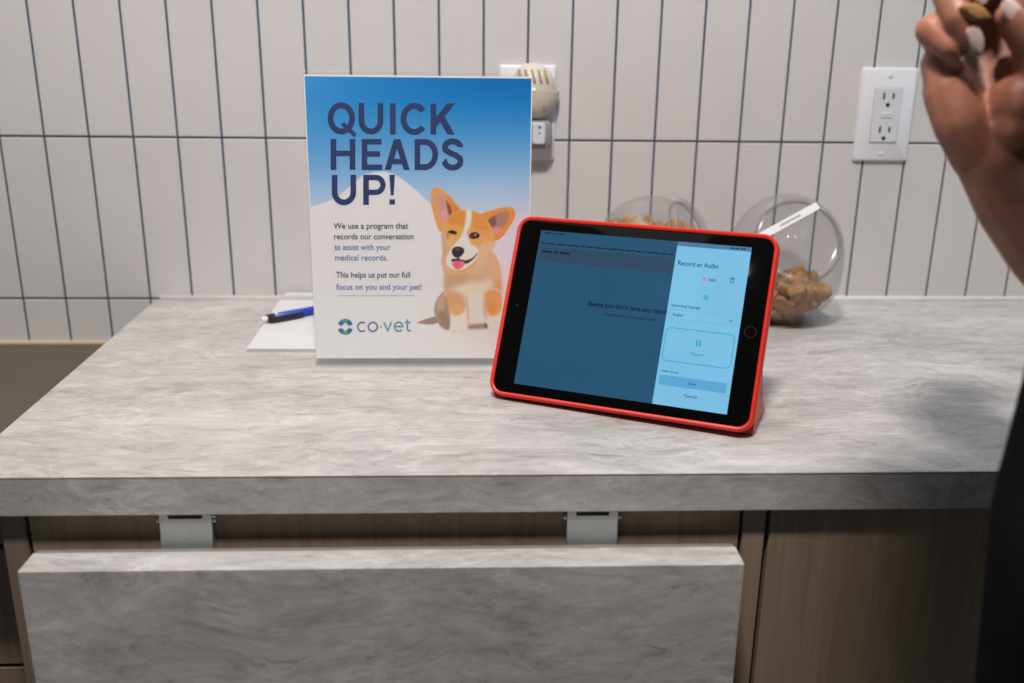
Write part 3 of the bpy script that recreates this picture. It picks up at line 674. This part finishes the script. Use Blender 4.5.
flat('status_bar', [R4(0, 202.8, 148.0, 152.1)], 'ui_status', scr, t3(0.12))
flat('status_bar_dim', [R4(0, 135.6, 148.0, 152.1)], 'ui_dim', scr, t3(0.14))
flat('toolbar', [R4(2, 135.6, 121.5, 136.2)], 'ui_bar', scr, t3(0.12))
flat('status_print', dashes(3.5, 24, 149.0, 1.3, [7, 3, 2, 6]), 'ui_inkdim', scr, t3(0.18))
flat('header_print', dashes(3.0, 134, 138.6, 1.3, [4, 9, 6, 3, 12, 5, 7, 11, 2, 8]), 'ui_inkdim', scr, t3(0.18))
flat('toolbar_print', dashes(5, 33, 130.2, 2.1, [10, 4, 14]), 'ui_inkdim', scr, t3(0.18))
flat('battery_print', dashes(184, 199, 149.4, 1.2, [3, 4, 5, 2]), 'ui_inkdim', scr, t3(0.18))
big = [[(a, b) for a, b in p] for p in text_mesh("Seems you don't have any records", 59.9, 83.0, 80.5, 4.6, 0.032)]
big = [p for p in big if max(q[0] for q in p) < 137]
flat('page_message', big + text_mesh('Create a new record to get started', 77.0, 75.6, 50.0, 2.6, 0.012), 'ui_inkdim', scr, t3(0.18))
pan = flat('side_panel', [R4(135.5, 202.8, 0, 148.0)], 'ui_panel', scr, t3(0.22))
Lz = t3(0.28)
flat('panel_print', text_mesh('Record an Audio', 138.7, 129.8, 37.0, 4.6, 0.012) + text_mesh('REC', 169.4, 117.6, 6.4, 2.4, 0.02) + text_mesh('Recording language', 138.8, 91.0, 26.6, 2.5, 0.016)
     + text_mesh('English', 141.5, 82.5, 9.6, 2.4, 0.016) + stroke([(192.7, 84.2), (194.2, 82.9), (195.7, 84.2)], 0.6) + text_mesh('Audio Source', 138.9, 30.2, 15.8, 2.0, 0.02)
     + text_mesh('Save', 164.9, 21.6, 7.4, 2.4, 0.012) + text_mesh('Cancel', 162.9, 10.0, 11.4, 2.7, 0.012)
     + stroke([(188.4, 118.2), (188.4, 121.4), (191.2, 121.4), (191.2, 118.2)], 0.5, True) + stroke([(187.7, 122.2), (191.9, 122.2)], 0.5) + stroke([(189.2, 122.9), (190.4, 122.9)], 0.5), 'ui_ink', pan, t3(0.30))
flat('record_dot', [arc(165.1, 118.9, 1.9, 1.9, 0, 345, 23)], 'ui_pink', pan, Lz)
flat('language_field', stroke(rrect(137.8, 199.4, 79.6, 88.2, 1.6, 4), 0.35, True), 'ui_line', pan, t3(0.26))
teal = stroke(rrect(137.8, 199.8, 40.6, 71.2, 4.5, 6), 0.75, True) + [R4(166.4, 168.0, 57.0, 62.6), R4(169.4, 171.0, 57.0, 62.6)] + text_mesh('Pause', 163.4, 48.2, 11.0, 3.3, 0.02)
flat('source_icon', stroke(rrect(167.2, 170.6, 100.7, 104.3, .6, 3), 0.8, True) + stroke([(167.4, 103.0), (170.4, 103.0)], 0.6) + stroke([(167.4, 101.8), (170.4, 101.8)], 0.6), 'ui_teal', pan, Lz)
flat('pause_button', teal, 'ui_teal', pan, Lz)
flat('save_button', [R4(138.3, 199.0, 18.2, 27.4)], 'ui_save', pan, t3(0.25))

# ================================================================== TREAT JARS
def ellip(c, r, n, N, k):   # point on the jar body
    return Vector((c[0] + r[0] * n.x, c[1] + r[1] * n.y, c[2] + r[2] * n.z))
JR = (0.0690, 0.0680, 0.0780)
def jar(c, N, label, sticker):
    N = Vector(N).normalized(); root = tag(empty('treat_jar', (c[0], c[1], 0)), label, 'jar'); off = Vector((c[0], c[1], 0))
    a, b, d = frame_of(N); C = Vector(c)
    bm = BM(); loops = []
    phi0 = 43
    for ph in list(np.linspace(phi0, 178.5, 40)):
        p = math.radians(ph); lp = []
        for t in [2 * math.pi * k / 72 for k in range(72)]:
            u = d * math.cos(p) + (a * math.cos(t) + b * math.sin(t)) * math.sin(p)
            q = Vector((C.x + JR[0] * u.x, C.y + JR[1] * u.y, C.z + JR[2] * u.z))
            # flattened foot
            if q.z < C.z:
                s_ = (C.z - q.z) / JR[2]; kx = 1 + 0.11 * s_ * s_ * (1.15 - s_) * 4      # fuller towards the flat foot
                q.x = C.x + (q.x - C.x) * min(kx, 1.0 / max(1e-3, math.sqrt(max(1 - s_ * s_, 0.02)))); q.y = C.y + (q.y - C.y) * min(kx, 1.0 / max(1e-3, math.sqrt(max(1 - s_ * s_, 0.02))))
            if q.z < 0.006: q.z = max(0.0006, 0.0004 + q.z * 0.35)
            lp.append(q)
        loops.append(lp)
    ml = loops[0]; mc = sum((v for v in ml), Vector()) / len(ml)
    ring = []
    for h, rr in ((0.010, 0.0475), (0.0075, 0.0475), (0.003, 0.0478)):
        ring.append([mc + d * h + (a * math.cos(t) + b * math.sin(t)) * rr for t in [2 * math.pi * k / 72 for k in range(72)]])
    loft(bm, ring + loops, False, True)
    part('jar_body', bm, 'jar', root, off, 60)
    LC = mc + d * 0.0085
    bm = BM()
    lathe(bm, [(0.0462, -0.004), (0.0505, -0.004), (0.0512, -0.003), (0.0512, 0.003), (0.0500, 0.0046), (0.0470, 0.0052), (0.0452, 0.0036), (0.036, 0.0030), (0.014, 0.0030), (0.011, 0.0042), (0.009, 0.0088), (0.0065, 0.0100), (0.001, 0.0102)], LC, d, 72, False, True)
    part('lid', bm, 'jarlid', root, off, 50)
    bm = BM(); n_ = 72
    loft(bm, [[LC + d * (h - .004) + (a * math.cos(t) + b * math.sin(t)) * r for t in [2 * math.pi * k / n_ for k in range(n_)]] for r, h in ((0.0486, -0.0005), (0.0500, -0.0008), (0.0505, 0.0005), (0.0500, 0.0014), (0.0486, 0.0012), (0.0482, 0.0004), (0.0486, -0.0005))], False, False)
    sr = part('sealing_ring', bm, clear('milky_sealing_ring', (.85, .85, .85), 0.3, 0.1, 0.02, 0.30, (.36, .35, .35)), root, off, 60)
    if sticker:
        # strip of label tape across the lid, from lower left to upper right
        ex = a if a.x > 0 else -a; ez = d.cross(ex); ez = ez if ez.z > 0 else -ez
        p0 = LC + ex * -0.0470 + ez * 0.0020; p1 = LC + ex * 0.0225 + ez * 0.0420
        dr = (p1 - p0).normalized(); pr = d.cross(dr).normalized()
        bm = BM(); loft(bm, [[q + pr * s for s in (-0.0044, 0.0044)] + [q + pr * s + d * 0.0009 for s in (0.0044, -0.0044)] for q in (p0 + d * 0.0058, p1 + d * 0.0058)])
        bmesh.ops.recalc_face_normals(bm, faces=bm.faces)
        lb = part('label_strip', bm, 'label', root, off)
        q0 = p0 + (p1 - p0) * 0.36; q1 = p0 + (p1 - p0) * 0.70
        bm = BM(); loft(bm, [[q + pr * s for s in (-0.0012, 0.0012)] + [q + pr * s + d * 0.0002 for s in (0.0012, -0.0012)] for q in (q0 + d * 0.0067, q1 + d * 0.0067)])
        part('strip_print', bm, 'labelgrey', lb, off)
    return root
JA = (0.9050, -0.0940, 0.0780); JB = (0.7350, -0.1180, 0.0785)
jar(JA, (-0.05, -0.86, 0.47), 'clear round treat jar with white label strip, right of the tablet, half full', True)
jar(JB, (0.76, -0.42, 0.46), 'clear round treat jar half hidden behind the tablet, its mouth turned right', False)
def biscuit(rs):
    bm = BM(); n = 14; loops = []
    for z, s in ((-0.0042, 0.72), (-0.0030, 0.95), (0.0, 1.0), (0.0030, 0.95), (0.0044, 0.70)):
        loops.append([(0.0118 * s * (1 + 0.20 * math.cos(2 * t)) * math.cos(t), 0.0096 * s * (1 - 0.24 * math.cos(2 * t)) * math.sin(t), z + rs.uniform(-.0004, .0004)) for t in [2 * math.pi * k / n for k in range(n)]])
    loft(bm, loops); return bm
def pack(c, n, r, ztop, it=500, seed=1, zmin=None):
    rg = np.random.RandomState(seed); P = np.zeros((n, 3))
    P[:, 0] = c[0] + rg.uniform(-.03, .03, n); P[:, 1] = c[1] + rg.uniform(-.03, .03, n); P[:, 2] = rg.uniform(0.012, ztop + .03, n)
    rad = np.array(JR) - r - 0.0022
    for k in range(it):
        P[:, 2] -= 0.0006 if k < it * 0.8 else 0.0001
        for _ in range(2):
            D = P[:, None] - P[None]; L = np.sqrt((D ** 2).sum(-1)) + np.eye(n) * 10 + 1e-9
            ov = np.clip(2 * r - L, 0, None); P += (D / L[..., None] * ov[..., None] * 0.42).sum(1) 
            q = (P - np.array(c)) / rad; m = np.sqrt((q ** 2).sum(1)); f = np.where(m > 1, 1 / m, 1); P = np.array(c) + q * f[:, None] * rad
            P[:, 2] = np.maximum(P[:, 2], r * 0.75 + 0.0015)
    return P
rs = random.Random(3); kinds = [biscuit(rs) for _ in range(3)]; protos = []
for k, bmk in enumerate(kinds):
    me = bpy.data.meshes.new('dog_treat'); bmk.to_mesh(me); bmk.free(); me.materials.append(MT['treat'])
    for f in me.polygons: f.use_smooth = True
    protos.append(me)
def treat(p, label, group, rot=None):
    o = bpy.data.objects.new('dog_treat', protos[rs.randrange(3)]); COL.objects.link(o); o.location = p
    o.rotation_euler = rot or (rs.uniform(-1.2, 1.2), rs.uniform(-1.2, 1.2), rs.uniform(0, 6.28)); tag(o, label, 'dog treat', group); return o
for p in pack(JA, 88, 0.0082, 0.05):
    treat(p, 'brown baked dog biscuit lying in the right treat jar', 'dog biscuits in the right jar')
PB = pack(JB, 235, 0.0092, 0.13, 260, 2)
order = np.argsort(-PB[:, 2]); top = set(order[:26].tolist())
bm = BM()
for i, p in enumerate(PB):
    if i in top: treat(p, 'brown baked dog biscuit on top of the heap in the left treat jar', 'dog biscuits topping the left jar')
    else:
        m4 = Matrix.Translation(p) @ Matrix.Rotation(rs.uniform(0, 6.28), 4, 'Z') @ Matrix.Rotation(rs.uniform(-1.2, 1.2), 4, 'X')
        t_ = bmesh.new(); t_.from_mesh(protos[0]); t_.transform(m4); tm_ = bpy.data.meshes.new('x'); t_.to_mesh(tm_); t_.free(); bm.from_mesh(tm_); bpy.data.meshes.remove(tm_)
tag(obj('dog_treat_fill', bm, 'treat', smooth=180), 'mass of brown dog biscuits filling the left treat jar behind the tablet', 'dog treats', kind='stuff')

# ================================================================== PAPERS AND PEN
bm = BM()
for k in range(4):
    dx = (0, .0012, -.0008, .0005)[k]; z = 0.0003 + k * 0.0010
    prism(bm, [(0.2800 + dx, -0.2185), (0.4450 + dx, -0.2215), (0.4450 + dx, -0.0220), (0.2785 + dx, -0.0180)], z, z + 0.0007, lambda u, v, q: (u, v, q))
bmesh.ops.recalc_face_normals(bm, faces=bm.faces)
tag(obj('paper_pad', bm, 'paper'), 'thin pad of white paper lying on the worktop behind the sign holder', 'paper')
bm = BM(); box(bm, 0.2840, 0.42, -0.0165, -0.0065, 0.0002, 0.0105, 0.001)
tag(obj('card_box', bm, 'paper'), 'flat white card box lying against the tiles behind the paper pad', 'box')
p0 = Vector((0.2770, -0.1270, 0.0096)); pd = Vector((0.054, 0.0400, 0.0)).normalized()
pen = tag(empty('pen', p0), 'blue and black ballpoint pen with white tip lying on the white paper pad', 'pen')
def along(segs, n=18):
    bm = BM(); a, b, d = frame_of(pd); loft(bm, [[d * s + a * r * math.cos(t) + b * r * math.sin(t) for t in [2 * math.pi * k / n for k in range(n)]] for s, r in segs]); return bm
obj('barrel', along([(0.012, 0.0042), (0.013, 0.0050), (0.10, 0.0052), (0.128, 0.0048), (0.140, 0.0022), (0.143, 0.0008)]), 'penblue', pen, 40)
obj('push_button', along([(0.0, 0.0022), (0.0008, 0.0030), (0.0085, 0.0030), (0.0088, 0.0022)]), 'penwhite', pen, 40)
obj('collar', along([(0.0075, 0.0036), (0.0080, 0.0050), (0.0160, 0.0053), (0.0166, 0.0048)]), 'penblack', pen, 40)
a_, b_, d_ = frame_of(pd); sd = a_ if a_.y < 0 else -a_
bm = BM(); loft(bm, [[d_ * s + sd * (o_ + 0.0002) + b_ * w2, d_ * s + sd * (o_ + 0.0026) + b_ * w2, d_ * s + sd * (o_ + 0.0026) - b_ * w2, d_ * s + sd * (o_ + 0.0002) - b_ * w2] for s, o_, w2 in ((0.009, 0.0044, 0.003), (0.02, 0.0056, 0.003), (0.040, 0.0056, 0.0026), (0.052, 0.0050, 0.0016))])
bmesh.ops.recalc_face_normals(bm, faces=bm.faces); obj('clip', bm, 'penblack', pen, 30)
bm = BM(); lathe(bm, [(0.0018, 0), (0.0014, 0.0008)], d_ * 0.019 + Vector((0, 0, .0046)) + sd * .002, (0, -.3, 1), 12); obj('rivet', bm, 'penwhite', pen)

# ================================================================== PERSON
FPX = 970.86
def hp(x, y, d): return CP + (CF + CR * ((x - 512) / FPX) + CU * ((341.5 - y) / FPX)) * (0.68 - d / 1000)
bm = BM()
def chain(pts, rad):
    for (p, q), (r1, r2) in zip(zip(pts, pts[1:]), zip(rad, rad[1:])): capsule_hull(bm, p, q, r1 / 1000, r2 / 1000)
wr = hp(994, 152, -2); EL = hp(1190, 385, 50); SHR = EL + Vector((-0.085, 0.000, 0.270))
f1 = hp(1030, 212, 4); f2 = hp(1066, 254, 12)
# forearm: two overlapping bones make it oval
o1 = CR * 0.011 - CU * 0.004; o2 = -o1
chain([wr + o1, f1 + o1, f2 + o1 * .6, EL], [22, 27, 33, 38]); chain([wr + o2, f1 + o2, f2 + o2 * .6, EL], [20, 25, 32, 38])
chain([EL, EL.lerp(SHR, 0.5), SHR], [39, 42, 48])
# palm: metacarpals
mc = dict(i=hp(1006, -10, -6), m=hp(984, 0, -14), r=hp(962, 20, -18), l=hp(947, 46, -14))
for kf, rr in (('i', 14), ('m', 14.5), ('r', 14), ('l', 13)):
    chain([wr + (mc[kf] - wr) * 0.12, wr.lerp(mc[kf], 0.55), mc[kf]], [21, 18, rr])
# heel of the hand on the little-finger side, filled through to the middle of the palm
chain([hp(978, 158, 0), hp(960, 122, 4), hp(949, 92, 2)], [18, 18.5, 18]); chain([hp(949, 92, 0), hp(950, 62, -10)], [18, 15]); chain([hp(948, 88, 4), hp(940, 64, 2)], [16, 13.5])
chain([hp(985, 140, -2), hp(972, 100, -8), hp(966, 70, -12)], [19, 17, 15])
# fingers, each with its own bend
FG = {
 'l': [mc['l'], hp(932, 30, 14), hp(950, 46, 24), hp(962, 58, 22)],
 'r': [mc['r'], hp(950, -8, 24), hp(960, 17, 35), hp(969, 36, 34)],
 'm': [mc['m'], hp(962, -44, 26), hp(968, -26, 42), hp(974, -10, 42)],
 'i': [mc['i'], hp(986, -76, 18), hp(994, -52, 36), hp(996, -32, 40)]}
RD = {'l': [13, 11.6, 9.4, 7.2], 'r': [14, 12.4, 10.4, 8.2], 'm': [14, 12.2, 10.6, 8.6], 'i': [14, 12, 10, 8.2]}
for kf in FG: chain(FG[kf], RD[kf])
# thumb, leaving the side of the palm
TMB = [hp(1014, 132, 8), hp(1042, 86, 20), hp(1034, 46, 34), hp(1009, 17, 40)]
chain(TMB, [24, 19, 14, 9.6]); chain([hp(1006, 140, 2), hp(1020, 106, 14), hp(1038, 76, 20)], [20, 23, 18])
arm_me = fuse(bm, 0.0017, 5)

# standing body, facing the treat (towards -x), right side towards the worktop
BX, BY = 0.984, -0.832
def bp(f, s, z): return Vector((BX - f, BY + s, z))     # forward, right, height above worktop
def hb_(f, s, z):                                      # the head is bent forward over the worktop
    a_ = 0.45; dz = z - 0.52; return bp(0.185 + f * math.cos(a_) + dz * math.sin(a_), s + 0.032, 0.515 + dz * math.cos(a_) - f * math.sin(a_))
bm = BM()
SHL = bp(0.09, -0.165, 0.395); SHRb = bp(0.10, 0.145, 0.398)
chain([bp(0, 0.085, -0.02), bp(.01, 0.06, 0.12), bp(0.03, 0.08, 0.31), SHRb], [125, 105, 100, 52]); chain([bp(0, -0.085, -0.02), bp(.01, -0.06, 0.12), bp(0.03, -0.08, 0.31), SHL], [125, 105, 100, 52])
chain([bp(0.075, 0, 0.35), bp(0.115, 0.012, 0.43), bp(.165, 0.026, 0.49)], [85, 58, 52])
for s in (1, -1):
    chain([bp(0, s * .09, -0.06), bp(.02, s * .085, -0.42), bp(-.01, s * .08, -0.80)], [98, 58, 40]); chain([bp(-.01, s * .08, -0.845), bp(.12, s * .09, -0.875)], [36, 26])
# left arm hanging
chain([SHL, bp(-.02, -.235, 0.06), bp(.05, -.25, -0.16)], [48, 38, 26])
chain([bp(.05, -.25, -.17), bp(.07, -.25, -.23)], [22, 20])
for j, (df, dz) in enumerate(((.10, -.30), (.09, -.315), (.075, -.31), (.06, -.295))): chain([bp(.09 - j * .012, -.25, -.235), bp(df, -.245, -.28), bp(df - .008, -.238, dz)], [11, 9, 7.5])
chain([bp(.085, -.24, -.19), bp(.105, -.228, -.235), bp(.105, -.225, -.26)], [11, 9.5, 8])
# head
chain([hb_(0, 0, 0.610), hb_(.02, 0, 0.570)], [92, 76]); chain([hb_(.03, 0, 0.550), hb_(.05, 0, 0.515)], [62, 38])
chain([hb_(.095, 0, 0.585), hb_(.112, 0, 0.560)], [9, 12]); chain([hb_(.088, -.018, 0.525), hb_(.088, .018, 0.525)], [10, 10])
for s in (1, -1): chain([hb_(-.005, s * .088, 0.585), hb_(-.008, s * .09, 0.550)], [14, 9])
chain([SHRb, SHR], [50, 46]); chain([SHR, EL], [46, 36])
body_me = fuse(bm, 0.0075, 6)
bm = BM(); bm.from_mesh(body_me); bm.from_mesh(arm_me)
pr_ = tag(empty('person', (BX, BY, -Z0)), 'person in dark clothing at the right edge, bare right hand raised holding a treat', 'person'); pof = Vector((BX, BY, -Z0))
part('body', bm, 'skin', pr_, pof, 180)
bpy.data.meshes.remove(arm_me); bpy.data.meshes.remove(body_me)
# clothes follow the body
bm = BM()
chain([bp(0, 0.085, -0.16), bp(.002, 0.085, -0.02), bp(.030, 0.06, 0.075), bp(0.03, 0.08, 0.31), SHRb], [128, 137, 132, 106, 64]); chain([bp(0, -0.085, -0.16), bp(.002, -0.085, -0.02), bp(.030, -0.06, 0.075), bp(0.03, -0.08, 0.31), SHL], [128, 137, 132, 106, 64])
chain([SHRb, SHR, SHR.lerp(EL, 0.50)], [62, 62, 58]); chain([SHL, SHL.lerp(bp(-.02, -.235, .06), .55)], [62, 56])
part('scrub_top', (lambda me_: (lambda b: (b.from_mesh(me_), b)[1])(bmesh.new()))(fuse(bm, 0.008, 8)), 'cloth', pr_, pof, 180)
bm = BM()
for s in (1, -1): chain([bp(0, s * .085, -0.10), bp(.02, s * .085, -0.42), bp(-.01, s * .08, -0.83)], [122, 76, 64])
part('trousers', (lambda me_: (lambda b: (b.from_mesh(me_), b)[1])(bmesh.new()))(fuse(bm, 0.008, 6)), 'cloth', pr_, pof, 180)
bm = BM(); chain([hb_(-.012, 0, 0.635), hb_(-.045, 0, 0.580), hb_(-.075, 0, 0.520)], [92, 84, 40]); chain([hb_(-.10, 0, 0.600), hb_(-.15, 0, 0.550), hb_(-.13, 0, 0.430)], [30, 34, 18])
part('hair', (lambda me_: (lambda b: (b.from_mesh(me_), b)[1])(bmesh.new()))(fuse(bm, 0.006, 6)), 'hair', pr_, pof, 180)
for s in (1, -1):
    bm = BM(); bmesh.ops.create_uvsphere(bm, u_segments=16, v_segments=10, radius=0.0125, matrix=Matrix.Translation(hb_(.083, s * .031, 0.598))); part('eye', bm, 'eye', pr_, pof, 180)
    bm = BM(); chain([bp(-.03, s * .08, -0.87), bp(.13, s * .09, -0.878)], [40, 33]); part('shoe', (lambda me_: (lambda b: (b.from_mesh(me_), b)[1])(bmesh.new()))(fuse(bm, 0.006, 3)), 'shoe', pr_, pof, 180)
# nails: curved almond plates on the fingertips that show
def nail(c, d, n, L_, Wd):
    d = Vector(d).normalized(); n = Vector(n); n = (n - d * n.dot(d)).normalized(); s = d.cross(n); c = Vector(c); bm = BM(); rows = []
    for t in (-1, -.8, -.4, 0, .4, .75, .95):
        wd = Wd / 2 * (1 if t < 0 else math.sqrt(max(0, 1 - t ** 2.4)) + 0.05) * (0.75 if t == -1 else 1)
        row = [c + d * t * L_ / 2 + s * wd * math.sin(a) + n * (wd * 0.45 * (math.cos(a) - 1) - 0.0006 * t * t) for a in (-1.3, -.7, 0, .7, 1.3)]
        rows.append(row + [q - n * 0.0007 for q in row[::-1]])
    loft(bm, rows); bmesh.ops.recalc_face_normals(bm, faces=bm.faces); part('fingernail', bm, 'nail', pr_, pof, 60)
vw = -CF
for kf, ext in (('l', .0100), ('r', .0135), ('m', .0110), ('i', .012)):
    a, b = FG[kf][2], FG[kf][3]; dd = (b - a).normalized(); nn = vw - dd * vw.dot(dd); nn.normalize()
    nail(b + dd * 0.0045 + nn * (RD[kf][3] / 1000 - 0.0002), dd - nn * .25, nn, ext + 0.005, 0.0100)
dd = (TMB[3] - TMB[2]).normalized(); nn = (vw - dd * vw.dot(dd)).normalized()
nail(TMB[3] + dd * .003 + nn * 0.0088, dd, nn, 0.021, 0.0125)
# treat held between thumb and fingers
o = bpy.data.objects.new('dog_treat', protos[0].copy()); COL.objects.link(o); o.location = hp(975, 13, 44); o.rotation_euler = (1.25, 0.35, 0.1); o.scale = (.86, .5, .8)
tag(o, 'small brown dog treat pinched in the raised hand at upper right', 'dog treat')

# ------------------------------------------------------------------ set everything on the floor at z = 0
for o in sc.objects:
    if o.parent is None and o.type not in {'CAMERA', 'LIGHT'}:
        o.location.z += Z0
